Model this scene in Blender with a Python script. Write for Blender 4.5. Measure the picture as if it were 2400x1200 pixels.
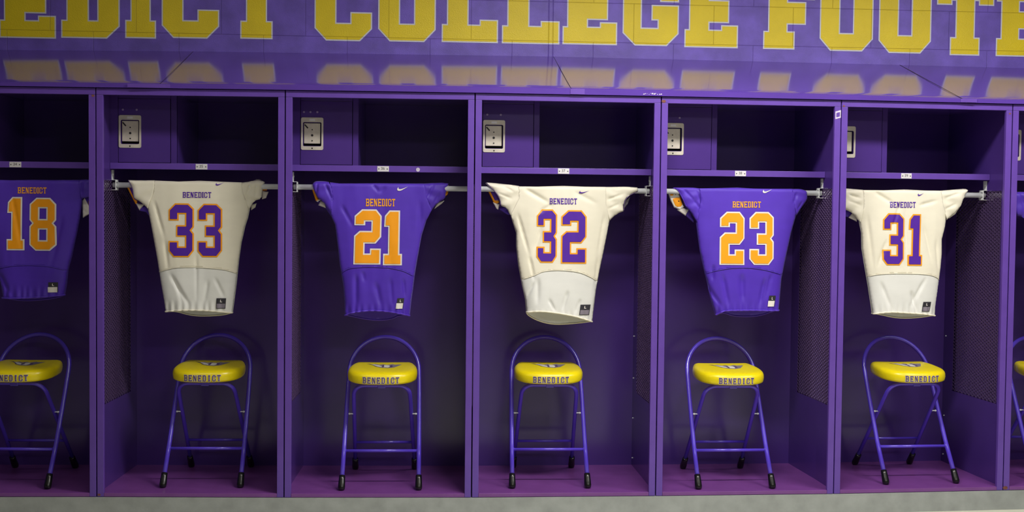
import bpy, bmesh, math, random
from mathutils import Vector, Matrix, noise
from mathutils.geometry import delaunay_2d_cdt
random.seed(7)
for o in list(bpy.data.objects): bpy.data.objects.remove(o)
scn = bpy.context.scene
COL = scn.collection

# ------------------------------------------------------------ camera
CP = Vector((1.60049, -5.63094, 1.38882)); YAW, PITCH, ROLL = -0.0721, -0.03619, -0.01041
FPX = 2700.0
RM = Matrix.Rotation(YAW, 3, 'Z') @ Matrix.Rotation(PITCH, 3, 'X') @ Matrix.Rotation(ROLL, 3, 'Y')
cam = bpy.data.cameras.new('camera'); co = bpy.data.objects.new('camera', cam); COL.objects.link(co)
cam.sensor_width = 36; cam.lens = FPX / 2400 * 36; cam.clip_end = 60
rt, fw, up = RM.col[0], RM.col[1], RM.col[2]
mw = Matrix.Identity(4)
for i in range(3):
    mw[i][0], mw[i][1], mw[i][2], mw[i][3] = rt[i], up[i], -fw[i], CP[i]
co.matrix_world = mw
scn.camera = co

def at(px, py, Y):
    """photo position -> point of the place on the upright plane y = Y"""
    d = RM @ Vector(((px - 1200) / FPX, 1, -(py - 600) / FPX))
    return CP + d * ((Y - CP.y) / d.y)

# ------------------------------------------------------------ world, exposure, room lamps
w = bpy.data.worlds.new('room_air'); scn.world = w; w.use_nodes = True
w.node_tree.nodes['Background'].inputs[0].default_value = (.9, .92, 1, 1)
w.node_tree.nodes['Background'].inputs[1].default_value = .03
scn.view_settings.view_transform = 'Standard'; scn.view_settings.look = 'None'
scn.view_settings.exposure = .32; scn.view_settings.gamma = 1
CEIL = 3.15; FLOOR = -.1
# (x, y, size x, size y, watts)
LAMPS = [(2.6, -1.3, 1.2, .3, 54), (4.75, -1.3, 1.2, .3, 42), (0.1, -1.3, 1.2, .3, 4),
         (2.6, -4.2, 1.2, .6, 20), (5.0, -4.2, 1.2, .6, 14)]
for (x, y, sx, sy, wt) in LAMPS:
    l = bpy.data.lights.new('fluorescent_glow', 'AREA'); l.shape = 'RECTANGLE'; l.size = sx; l.size_y = sy
    l.energy = wt; l.color = (1, .975, .93)
    o = bpy.data.objects.new('fluorescent_glow', l); COL.objects.link(o); o.location = (x, y, CEIL - .085)

# ------------------------------------------------------------ helpers
def tag(o, label=None, cat=None, group=None, kind=None):
    if label: o['label'] = label
    if cat: o['category'] = cat
    if group: o['group'] = group
    if kind: o['kind'] = kind
    return o
def empty(name, loc=(0, 0, 0), rz=0, label=None, cat=None, group=None):
    o = bpy.data.objects.new(name, None); COL.objects.link(o); o.location = loc; o.rotation_euler = (0, 0, rz)
    o.empty_display_size = .1
    return tag(o, label, cat, group)
def srgb(r, g, b):
    f = lambda c: (c / 255 / 12.92) if c <= 10 else ((c / 255 + .055) / 1.055) ** 2.4
    return (f(r), f(g), f(b), 1)
def mat(name, col, rough=.5, metal=0, bump=0, bscale=200, var=0, vscale=4, spec=.5, coat=0, bdist=.001, sheen=0, hook=None, crough=.1, stretch=None):
    m = bpy.data.materials.new(name); m.use_nodes = True; nt = m.node_tree; b = nt.nodes['Principled BSDF']
    b.inputs['Base Color'].default_value = col; b.inputs['Roughness'].default_value = rough
    b.inputs['Metallic'].default_value = metal; b.inputs['Specular IOR Level'].default_value = spec
    b.inputs['Coat Weight'].default_value = coat; b.inputs['Coat Roughness'].default_value = crough
    b.inputs['Sheen Weight'].default_value = sheen; b.inputs['Sheen Roughness'].default_value = .5
    tc = nt.nodes.new('ShaderNodeTexCoord'); src = tc.outputs['Object']
    if stretch:
        mp = nt.nodes.new('ShaderNodeMapping'); mp.inputs['Scale'].default_value = stretch
        nt.links.new(src, mp.inputs[0]); src = mp.outputs[0]
    if var:
        n = nt.nodes.new('ShaderNodeTexNoise'); n.inputs['Scale'].default_value = vscale; n.inputs['Detail'].default_value = 6
        nt.links.new(src, n.inputs['Vector'])
        r = nt.nodes.new('ShaderNodeMapRange'); r.inputs['From Min'].default_value = .3; r.inputs['From Max'].default_value = .7
        r.inputs['To Min'].default_value = 1 - var; r.inputs['To Max'].default_value = 1 + var
        nt.links.new(n.outputs['Fac'], r.inputs['Value'])
        mx = nt.nodes.new('ShaderNodeMix'); mx.data_type = 'RGBA'; mx.blend_type = 'MULTIPLY'; mx.inputs[0].default_value = 1
        mx.inputs[6].default_value = col
        nt.links.new(r.outputs[0], mx.inputs[7]); nt.links.new(mx.outputs[2], b.inputs['Base Color'])
    if bump:
        n2 = nt.nodes.new('ShaderNodeTexNoise'); n2.inputs['Scale'].default_value = bscale; n2.inputs['Detail'].default_value = 4
        nt.links.new(src, n2.inputs['Vector'])
        bp = nt.nodes.new('ShaderNodeBump'); bp.inputs['Strength'].default_value = bump; bp.inputs['Distance'].default_value = bdist
        nt.links.new(n2.outputs['Fac'], bp.inputs['Height']); nt.links.new(bp.outputs[0], b.inputs['Normal'])
    if hook: hook(nt, b, tc)
    return m

WJ_Z, WJ_X, BW, RH = 2.355, .460, .455, .218
def block_wall(nt, b, tc):
    """concrete block joints and a rough rolled-paint surface, same for the wall paint and the lettering paint"""
    sep = nt.nodes.new('ShaderNodeSeparateXYZ'); nt.links.new(tc.outputs['Object'], sep.inputs[0])
    ax = nt.nodes.new('ShaderNodeMath'); ax.inputs[1].default_value = -WJ_X + BW * 41 ; nt.links.new(sep.outputs[0], ax.inputs[0])
    az = nt.nodes.new('ShaderNodeMath'); az.inputs[1].default_value = -WJ_Z + RH * 21 ; nt.links.new(sep.outputs[2], az.inputs[0])
    cb = nt.nodes.new('ShaderNodeCombineXYZ'); nt.links.new(ax.outputs[0], cb.inputs[0]); nt.links.new(az.outputs[0], cb.inputs[1])
    br = nt.nodes.new('ShaderNodeTexBrick'); nt.links.new(cb.outputs[0], br.inputs['Vector'])
    br.inputs['Scale'].default_value = 1; br.inputs['Mortar Size'].default_value = .0022; br.inputs['Mortar Smooth'].default_value = .6
    br.inputs['Brick Width'].default_value = BW; br.inputs['Row Height'].default_value = RH
    nz = nt.nodes.new('ShaderNodeTexNoise'); nz.inputs['Scale'].default_value = 240; nz.inputs['Detail'].default_value = 5
    nt.links.new(tc.outputs['Object'], nz.inputs['Vector'])
    def mth(op, a, b=None, c=None):
        q = nt.nodes.new('ShaderNodeMath'); q.operation = op
        for k, v in enumerate((a, b, c)):
            if v is None: continue
            if hasattr(v, 'is_linked'): nt.links.new(v, q.inputs[k])
            else: q.inputs[k].default_value = v
        return q.outputs[0]
    # wide caulked expansion joint: a pair of grooves
    dj = mth('ABSOLUTE', mth('SUBTRACT', mth('ABSOLUTE', mth('SUBTRACT', sep.outputs[0], 2.268)), .012))
    gj = mth('SUBTRACT', 1.0, mth('DIVIDE', dj, .0045)); gj = mth('MAXIMUM', gj, 0.0)
    fac = mth('MAXIMUM', br.outputs['Fac'], gj)
    h = nt.nodes.new('ShaderNodeMath'); h.operation = 'MULTIPLY_ADD'; h.inputs[1].default_value = -1.2
    nt.links.new(fac, h.inputs[0]); nt.links.new(nz.outputs['Fac'], h.inputs[2])
    bp = nt.nodes.new('ShaderNodeBump'); bp.inputs['Strength'].default_value = .6; bp.inputs['Distance'].default_value = .0025
    nt.links.new(h.outputs[0], bp.inputs['Height']); nt.links.new(bp.outputs[0], b.inputs['Normal'])
    # worn, mottled paint and grime held in the joints
    old = b.inputs['Base Color'].links[0].from_socket if b.inputs['Base Color'].links else None
    mx = nt.nodes.new('ShaderNodeMix'); mx.data_type = 'RGBA'; mx.blend_type = 'MULTIPLY'; mx.inputs[7].default_value = (.72, .68, .72, 1)
    nt.links.new(fac, mx.inputs[0])
    if old: nt.links.new(old, mx.inputs[6])
    else: mx.inputs[6].default_value = b.inputs['Base Color'].default_value
    nt.links.new(mx.outputs[2], b.inputs['Base Color'])

M = {}
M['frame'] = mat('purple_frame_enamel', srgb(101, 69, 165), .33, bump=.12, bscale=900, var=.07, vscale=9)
M['frame_shaded'] = mat('shade_darkened_frame_enamel', srgb(76, 50, 130), .2, bump=.05, bscale=60, var=.06, vscale=5, spec=.6)  # same enamel as the frame, colour darkened to paint in the lockers' inner shade
M['base'] = mat('purple_floor_enamel', srgb(122, 68, 142), .24, bump=.08, bscale=150, var=.1, vscale=7)
M['hood'] = mat('purple_hood_enamel', srgb(92, 62, 160), .13, bump=.035, bscale=25, var=.05, vscale=4, spec=1.0, coat=.6, crough=.12)
M['mesh'] = mat('mesh_enamel', srgb(88, 66, 110), .6)
M['chair'] = mat('violet_tube_enamel', srgb(90, 66, 208), .22, spec=.6, coat=.3, crough=.12)
M['wall'] = mat('purple_wall_paint', srgb(110, 86, 188), .4, var=.2, vscale=9, hook=block_wall, spec=.5)
M['yellow'] = mat('yellow_wall_paint', srgb(236, 210, 18), .42, var=.05, vscale=7, hook=block_wall)
M['outline'] = mat('pale_outline_paint', srgb(222, 222, 228), .45, hook=block_wall)
M['concrete'] = mat('grey_painted_concrete', srgb(160, 164, 163), .55, bump=.4, bscale=60, var=.12, vscale=14)
M['floor'] = mat('pale_floor', srgb(205, 205, 186), .4, bump=.1, bscale=40, var=.06, vscale=3)
M['plaster'] = mat('room_wall_paint', srgb(145, 140, 140), .7, var=.04, vscale=2)
M['ceiling'] = mat('ceiling_tile', srgb(215, 214, 208), .8, bump=.2, bscale=50, var=.03, vscale=6)
M['steel'] = mat('zinc_rod', srgb(240, 242, 242), .28, metal=0, var=.08, vscale=12)
M['latch'] = mat('brushed_latch_steel', srgb(214, 205, 192), .4, metal=.2, bump=.1, bscale=300, var=.1, vscale=30)
M['dark'] = mat('dark_recess', srgb(28, 26, 28), .5, var=.1)
M['plate'] = mat('plate_aluminium', srgb(232, 228, 232), .4, metal=.2, var=.05, vscale=40)
M['ink'] = mat('black_ink', srgb(40, 38, 46), .6, var=.05)
M['rubber'] = mat('black_rubber', srgb(20, 20, 20), .25, var=.1, vscale=40, spec=.6)
M['vinyl'] = mat('yellow_vinyl', srgb(240, 218, 14), .3, bump=.15, bscale=180, var=.03, vscale=20, spec=.5)
M['vink'] = mat('purple_vinyl_print', srgb(88, 66, 112), .4, var=.05)
M['vwhite'] = mat('white_vinyl_print', srgb(225, 222, 214), .4, var=.04)
M['vgrey'] = mat('grey_vinyl_print', srgb(134, 126, 138), .4, var=.04)
ST = (1, 1, 2.2)
M['cream'] = mat('cream_jersey_cloth', srgb(236, 229, 209), .62, bump=.35, bscale=420, bdist=.0006, var=.03, vscale=8, sheen=.1, stretch=ST)
M['cream2'] = mat('white_stretch_cloth', srgb(228, 227, 222), .45, bump=.25, bscale=420, bdist=.0006, var=.03, vscale=8, sheen=.1, stretch=ST)
M['purple'] = mat('purple_jersey_cloth', srgb(82, 44, 186), .55, bump=.35, bscale=420, bdist=.0006, var=.05, vscale=8, sheen=.1, stretch=ST)
M['purple2'] = mat('purple_stretch_cloth', srgb(78, 42, 180), .42, bump=.25, bscale=420, bdist=.0006, var=.05, vscale=8, sheen=.1, stretch=ST)
M['orange'] = mat('orange_twill', srgb(255, 164, 8), .5, bump=.2, bscale=500, var=.03, vscale=12)
M['amber'] = mat('amber_lettering', srgb(255, 172, 24), .5, var=.03, vscale=12)
M['pltwill'] = mat('purple_twill', srgb(84, 36, 160), .4, bump=.2, bscale=500, var=.04, vscale=12)
M['pale'] = mat('white_twill', srgb(238, 230, 224), .5, bump=.2, bscale=500, var=.03, vscale=12)
M['rivet'] = mat('worn_rivet', srgb(150, 130, 175), .4)
M['rust'] = mat('rust', srgb(120, 72, 60), .8, var=.3, vscale=90)
M['scuff'] = mat('bare_metal_scuff', srgb(205, 195, 215), .5, var=.2, vscale=80)
def emis(name, col, s):
    m = bpy.data.materials.new(name); m.use_nodes = True; b = m.node_tree.nodes['Principled BSDF']
    b.inputs['Base Color'].default_value = (.9, .9, .9, 1); b.inputs['Emission Color'].default_value = col; b.inputs['Emission Strength'].default_value = s
    return m
M['lamp'] = emis('lamp_diffuser', (1, .975, .93, 1), 3)

def mk(name, bm, m, parent=None, smooth=False, bevel=0, loc=None):
    me = bpy.data.meshes.new(name); bmesh.ops.recalc_face_normals(bm, faces=bm.faces) if smooth != 'keep' else None
    bm.to_mesh(me); bm.free()
    for x in (m if isinstance(m, (list, tuple)) else [m]): me.materials.append(M[x])
    if smooth:
        for p in me.polygons: p.use_smooth = True
    o = bpy.data.objects.new(name, me); COL.objects.link(o)
    if parent: o.parent = parent
    if loc: o.location = loc
    if bevel:
        b = o.modifiers.new('bevel', 'BEVEL'); b.width = bevel; b.segments = 2; b.limit_method = 'ANGLE'
    return o
def box(bm, x0, x1, y0, y1, z0, z1, mi=0):
    v = [bm.verts.new((x, y, z)) for z in (z0, z1) for (x, y) in ((x0, y0), (x1, y0), (x1, y1), (x0, y1))]
    for f in ((0, 3, 2, 1), (4, 5, 6, 7), (0, 1, 5, 4), (1, 2, 6, 5), (2, 3, 7, 6), (3, 0, 4, 7)):
        bm.faces.new([v[i] for i in f]).material_index = mi
    return v
def bxo(name, a, m, parent=None, bevel=0):
    bm = bmesh.new(); box(bm, *a); return mk(name, bm, m, parent, bevel=bevel)
def tube(bm, pts, r, seg=12, cap=True):
    pts = [Vector(p) for p in pts]; rs = r if isinstance(r, (list, tuple)) else [r] * len(pts)
    rings = []; u = None
    for i, p in enumerate(pts):
        t = (pts[min(i + 1, len(pts) - 1)] - pts[max(i - 1, 0)]).normalized()
        if u is None: u = t.orthogonal().normalized()
        u = (u - t * u.dot(t)).normalized(); v = t.cross(u)
        rings.append([bm.verts.new(p + (u * math.cos(a) + v * math.sin(a)) * rs[i]) for a in [2 * math.pi * k / seg for k in range(seg)]])
    for a, b in zip(rings, rings[1:]):
        for k in range(seg): bm.faces.new((a[k], a[(k + 1) % seg], b[(k + 1) % seg], b[k]))
    if cap: bm.faces.new(rings[0][::-1]); bm.faces.new(rings[-1])
def disc(bm, c, r, t, seg=16, axis='y'):
    c = Vector(c); d = Vector((0, t, 0)) if axis == 'y' else Vector((t, 0, 0))
    tube(bm, [c, c + d], r, seg)

# ------------------------------------------------------------ block lettering
def G_E(s, t): 
    a = .08; k = .18 * t + .02; m = .63 * t
    return [[(0, 0), (1, 0), (1, t + k), (.68, t + k), (.68, t), (a + s, t), (a + s, .5 - m), (.83, .5 - m), (.83, .5 + m), (a + s, .5 + m),
             (a + s, 1 - t), (.68, 1 - t), (.68, 1 - t - k), (1, 1 - t - k), (1, 1), (0, 1), (0, 1 - t), (a, 1 - t), (a, t), (0, t)]]
def G_F(s, t):
    a = .09; k = .18 * t + .02; m = .63 * t
    return [[(0, 0), (a + s + .14, 0), (a + s + .14, t), (a + s, t), (a + s, .5 - m), (.83, .5 - m), (.83, .5 + m), (a + s, .5 + m),
             (a + s, 1 - t), (.68, 1 - t), (.68, 1 - t - k), (1, 1 - t - k), (1, 1), (0, 1), (0, 1 - t), (a, 1 - t), (a, t), (0, t)]]
def G_L(s, t):
    a = .09; k = .28 * t
    return [[(0, 0), (1, 0), (1, t + k), (.67, t + k), (.67, t), (a + s, t), (a + s, 1 - t), (a + s + .1, 1 - t), (a + s + .1, 1), (0, 1), (0, 1 - t), (a, 1 - t), (a, t), (0, t)]]
def G_D(s, t):
    a = .09
    return [[(0, 0), (.78, 0), (1, .17), (1, .83), (.78, 1), (0, 1), (0, 1 - t), (a, 1 - t), (a, t), (0, t)], [(a + s, t), (1 - s, t), (1 - s, 1 - t), (a + s, 1 - t)]]
def G_I(s, t):
    q = (1 - s) / 2
    return [[(0, 0), (1, 0), (1, t), (1 - q, t), (1 - q, 1 - t), (1, 1 - t), (1, 1), (0, 1), (0, 1 - t), (q, 1 - t), (q, t), (0, t)]]
def G_C(s, t):
    return [[(0, .17), (.2, 0), (.79, 0), (1, .17), (1, .4), (1 - s, .4), (1 - s, t), (s, t), (s, 1 - t), (1 - s, 1 - t), (1 - s, .6), (1, .6), (1, .83), (.79, 1), (.2, 1), (0, .83)]]
def G_G(s, t):
    return [[(0, .17), (.22, 0), (.79, 0), (1, .17), (1, .565), (.51, .565), (.51, .35), (.62, .35), (.62, t), (s, t), (s, 1 - t), (1 - s, 1 - t), (1 - s, .605), (1, .605), (1, .83), (.79, 1), (.22, 1), (0, .83)]]
def G_O(s, t):
    return [[(0, .17), (.2, 0), (.8, 0), (1, .17), (1, .83), (.8, 1), (.2, 1), (0, .83)], [(s, t), (1 - s, t), (1 - s, 1 - t), (s, 1 - t)]]
def G_T(s, t):
    q = (1 - s) / 2; k = .05 + .2 * (t - .2)
    return [[(q - .09, 0), (1 - q + .09, 0), (1 - q + .09, t), (1 - q, t), (1 - q, 1 - t), (1 - q + .06, 1 - t), (1 - q + .06, 1 - t - k), (1, 1 - t - k), (1, 1), (0, 1),
             (0, 1 - t - k), (q - .06, 1 - t - k), (q - .06, 1 - t), (q, 1 - t), (q, t), (q - .09, t)]]
def G_B(s, t):
    a = .08; m = .5 * t
    return [[(0, 0), (.8, 0), (1, .14), (1, .42), (.92, .5), (1, .58), (1, .86), (.8, 1), (0, 1), (0, 1 - t), (a, 1 - t), (a, t), (0, t)],
            [(a + s, t), (1 - s, t), (1 - s, .5 - m), (a + s, .5 - m)], [(a + s, .5 + m), (1 - s, .5 + m), (1 - s, 1 - t), (a + s, 1 - t)]]
def G_N(s, t):
    s = min(s, .3); a = .06; b = a + s * .75
    return [[(0, 0), (b + a, 0), (b + a, t), (b, t), (b, .62), (.66, 0), (1 - a, 0), (1 - a, 1 - t), (1, 1 - t), (1, 1), (1 - b - a, 1), (1 - b - a, 1 - t), (1 - b, 1 - t), (1 - b, .38),
             (.34, 1), (0, 1), (0, 1 - t), (a, 1 - t), (a, t), (0, t)]]
GL = dict(E=G_E, F=G_F, L=G_L, D=G_D, I=G_I, C=G_C, G=G_G, O=G_O, T=G_T, B=G_B, N=G_N)
DIG = {'3': [[(.25, 1), (.78, 1), (1, .9), (1, .56), (.9, .5), (1, .44), (1, .12), (.8, 0), (.2, 0), (0, .11), (0, .30), (.4, .30), (.4, .20), (.65, .20), (.65, .38), (.3, .38), (.3, .595), (.65, .595), (.65, .80), (.4, .80), (.4, .68), (0, .68), (0, .88)]],
       '2': [[(.27, 1), (.8, 1), (1, .88), (1, .5), (.8, .38), (.4, .38), (.4, .20), (.6, .20), (.6, .29), (1, .29), (1, 0), (0, 0), (0, .52), (.2, .61), (.63, .61), (.63, .78), (.4, .78), (.4, .71), (0, .71), (0, .88)]],
       '1': [[(.3, 1), (.86, 1), (.86, .21), (1, .21), (1, 0), (0, 0), (0, .21), (.25, .21), (.25, .70), (0.03, .70), (.06, .90)]],
       '8': [[(.25, 1), (.77, 1), (1, .88), (1, .58), (.9, .52), (1, .46), (1, .11), (.77, 0), (.23, 0), (0, .11), (0, .46), (.1, .52), (0, .58), (0, .88)],
             [(.37, .20), (.63, .20), (.63, .40), (.37, .40)], [(.37, .6), (.63, .6), (.63, .80), (.37, .80)]]}
def area(l): return sum(l[i][0] * l[(i + 1) % len(l)][1] - l[(i + 1) % len(l)][0] * l[i][1] for i in range(len(l))) / 2
def place(loops, x, z, wd, h, shear=0):
    return [[(x + p[0] * wd + shear * p[1] * h, z + p[1] * h) for p in l] for l in loops]
def inset(loops, d):
    out = []
    for li, l in enumerate(loops):
        l = list(l)
        if (area(l) > 0) != (li == 0): l.reverse()
        r = []; n = len(l)
        for i in range(n):
            p0, p1, p2 = Vector(l[i - 1]), Vector(l[i]), Vector(l[(i + 1) % n])
            a = (p1 - p0).normalized(); b = (p2 - p1).normalized()
            na, nb = Vector((-a.y, a.x)), Vector((-b.y, b.x))
            mdir = na + nb
            k = d / max(.35, (1 + na.dot(nb)) / 2) / 2
            r.append(tuple(p1 + mdir * k))
        out.append(r)
    return out
def inpoly(x, z, loop):
    c = False; n = len(loop)
    for i in range(n):
        x1, z1 = loop[i]; x2, z2 = loop[i - 1]
        if (z1 > z) != (z2 > z) and x < (x2 - x1) * (z - z1) / (z2 - z1) + x1: c = not c
    return c
def resample(l, st):
    r = []
    for i in range(len(l)):
        a, b = Vector(l[i]), Vector(l[(i + 1) % len(l)]); k = max(1, int((b - a).length / st + .5))
        for j in range(k): r.append(tuple(a.lerp(b, j / k)))
    return r
def fill(bm, loops, fn, st=None, mi=0):
    """triangulate loops (outer first, then holes) in x,z and lift every point with fn(x, z) -> Vector"""
    vs = []; es = []
    for l in loops:
        l = resample(l, st) if st else l
        s = len(vs); vs += [Vector(p) for p in l]; es += [(s + i, s + (i + 1) % len(l)) for i in range(len(l))]
    if st:
        xs = [p[0] for p in loops[0]]; zs = [p[1] for p in loops[0]]
        nx = int((max(xs) - min(xs)) / st) + 1; nz = int((max(zs) - min(zs)) / st) + 1
        ol = [resample(l, st) for l in loops]
        for i in range(nx + 1):
            for j in range(nz + 1):
                x = min(xs) + (i + .37 + (j % 2) * .5) * st; z = min(zs) + (j + .41) * st
                if inpoly(x, z, loops[0]) and not any(inpoly(x, z, h) for h in loops[1:]):
                    if all((x - q[0]) ** 2 + (z - q[1]) ** 2 > (st * .45) ** 2 for l in ol for q in l): vs.append(Vector((x, z)))
    V, E_, F, *_ = delaunay_2d_cdt(vs, es, [], 1, 1e-6)
    bv = [bm.verts.new(fn(v.x, v.y)) for v in V]
    for f in F:
        cx = sum(V[i].x for i in f) / len(f); cz = sum(V[i].y for i in f) / len(f)
        if not inpoly(cx, cz, loops[0]) or any(inpoly(cx, cz, h) for h in loops[1:]): continue
        a = sum(V[f[i]].x * V[f[(i + 1) % len(f)]].y - V[f[(i + 1) % len(f)]].x * V[f[i]].y for i in range(len(f)))
        q = f if a > 0 else f[::-1]
        try: bm.faces.new([bv[i] for i in q]).material_index = mi
        except ValueError: pass
    bmesh.ops.delete(bm, geom=[v for v in bm.verts if not v.link_faces], context='VERTS')
SW = [(1, .98), (.70, .55), (.45, .20), (.32, .06), (.20, 0), (.10, .03), (.03, .14), (0, .32), (.03, .55), (.13, .85), (.11, .6), (.15, .44), (.24, .36), (.38, .40), (.65, .62)]

# ------------------------------------------------------------ room
NX = [-.905, .00396, .90574, 1.81797, 2.73154, 3.64171, 4.54908, 5.455]
NY = [.062, .03544, -.00489, -.03067, -.02721, -.01067, .03799, .075]
H = 1.972; D = .64
YW = .80
wall = bxo('wall_back', (-5, 10, YW, YW + .2, FLOOR, CEIL), 'wall'); tag(wall, kind='structure', label='purple painted concrete block wall above the lockers')
o = bxo('floor', (-5, 10, -8.5, YW, FLOOR - .1, FLOOR), 'floor'); tag(o, kind='structure')
o = bxo('ceiling', (-5, 10, -8.5, YW, CEIL, CEIL + .1), 'ceiling'); tag(o, kind='structure')
for n, a in (('wall_left', (-5.2, -5, -8.5, YW, FLOOR, CEIL)), ('wall_right', (10, 10.2, -8.5, YW, FLOOR, CEIL)), ('wall_front', (-5, 10, -8.7, -8.5, FLOOR, CEIL))):
    o = bxo(n, a, 'plaster'); tag(o, kind='structure')
# concrete curb the lockers stand on
bm = bmesh.new(); fr = [(-4.9, NY[0] + .06)] + list(zip(NX, NY)) + [(9.9, .15)]
lo = []; hi = []
for z, L in ((FLOOR, lo), (-.002, hi)):
    for (x, y) in fr: L.append(bm.verts.new((x, y - .006, z)))
    L.append(bm.verts.new((9.9, YW - .001, z))); L.append(bm.verts.new((-4.9, YW - .001, z)))
bm.faces.new(lo[::-1]); bm.faces.new(hi)
for i in range(len(lo)): bm.faces.new((lo[i], lo[(i + 1) % len(lo)], hi[(i + 1) % len(lo)], hi[i]))
o = mk('trim_1', bm, 'concrete'); tag(o, kind='structure', label='grey concrete curb under the lockers')

# wall lettering: photo position of each letter's left, right and bottom
WL = [('E', -1, 131.5, 89.5), ('D', 143.5, 281, 90), ('I', 293.5, 366, 90), ('C', 379, 514, 90), ('T', 528, 674, 91.5),
      ('C', 737, 872, 96), ('O', 886, 1021, 98), ('L', 1035, 1167, 100), ('L', 1176, 1311, 103), ('E', 1318, 1446, 105), ('G', 1458.5, 1590, 107.5), ('E', 1603.5, 1729, 112),
      ('F', 1788, 1908, 116), ('O', 1920, 2045, 120), ('O', 2058, 2181, 125), ('T', 2193, 2327, 130), ('B', 2333, 2462, 133)]
for ch, x0, x1, yb in WL:
    a, b = at(x0, yb, YW), at(x1, yb, YW); hh = 168 / FPX * (YW - CP.y + (a.x - 1.6) * .07)
    loops = place(GL[ch](.34 if ch != 'I' else .66, .25), a.x, (a.z + b.z) / 2, b.x - a.x, hh)
    if ch in 'OC': loops = place(GL[ch](.38, .25), a.x, (a.z + b.z) / 2, b.x - a.x, hh)
    if ch in 'ELFD': loops = place(GL[ch](.385, .25), a.x, (a.z + b.z) / 2, b.x - a.x, hh)
    bm = bmesh.new()
    fill(bm, loops, lambda x, z: Vector((x, YW - .0012, z)), mi=0)
    fill(bm, inset(loops, .0072), lambda x, z: Vector((x, YW - .0022, z)), mi=1)
    o = mk('painted_letter', bm, ['outline', 'yellow'], wall, smooth='keep'); o['label'] = 'yellow block letter %s with a white outline' % ch

# ------------------------------------------------------------ ceiling lamps
for (x, y, sx, sy, wt) in LAMPS:
    t = empty('ceiling_light', (x, y, CEIL), 0, 'rectangular fluorescent ceiling light in front of the lockers, out of the picture', 'ceiling light', 'fluorescent ceiling lights')
    bm = bmesh.new(); box(bm, -sx / 2 - .03, sx / 2 + .03, -sy / 2 - .03, sy / 2 + .03, -.06, -.001); mk('housing', bm, 'plaster', t, bevel=.004)
    bm = bmesh.new(); box(bm, -sx / 2, sx / 2, -sy / 2, sy / 2, -.075, -.0605); mk('diffuser', bm, 'lamp', t, bevel=.003)

# ------------------------------------------------------------ lockers
def textmesh(s, size):
    c = bpy.data.curves.new('t', 'FONT'); c.body = s; c.size = size; c.align_x = 'CENTER'; c.align_y = 'CENTER'
    o = bpy.data.objects.new('t', c); COL.objects.link(o); dg = bpy.context.evaluated_depsgraph_get(); dg.update()
    me = bpy.data.meshes.new_from_object(o.evaluated_get(dg)); bpy.data.objects.remove(o); bpy.data.curves.remove(c)
    me.transform(Matrix.Rotation(math.pi / 2, 4, 'X')); return me

def lattice(y0, y1, z0, z1):
    """expanded steel lattice in the y,z plane, thickness along x"""
    bm = bmesh.new(); cw, chh = .037, .0185; t = .0017; th = .0014; sl = chh / cw
    for sgn in (1, -1):
        c = z0 - (y1 - y0) * sl - chh
        while c < z1 + (y1 - y0) * sl + chh:
            ya, yb = y0, y1; za, zb = c + sgn * 0, c + sgn * (y1 - y0) * sl
            # clip
            def yz(z): return y0 + (z - za) / (sgn * sl)
            A, B = (ya, za), (yb, zb)
            if sgn > 0:
                if za < z0: A = (yz(z0), z0)
                if zb > z1: B = (yz(z1), z1)
            else:
                if za > z1: A = (yz(z1), z1)
                if zb < z0: B = (yz(z0), z0)
            if B[0] - A[0] > .004 and A[1] >= z0 - 1e-6 and A[1] <= z1 + 1e-6 and z0 - 1e-6 <= B[1] <= z1 + 1e-6:
                v = []
                for (y, z) in (A, B):
                    for (dx, dz) in ((-th, -t), (th, -t), (th, t), (-th, t)): v.append(bm.verts.new((dx, y, z + dz)))
                for k in range(4): bm.faces.new((v[k], v[(k + 1) % 4], v[4 + (k + 1) % 4], v[4 + k]))
            c += chh
    me = bpy.data.meshes.new('mesh_screen'); bm.to_mesh(me); bm.free(); me.materials.append(M['mesh']); return me
LAT = lattice(.075, .53, .432, 1.536)

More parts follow.
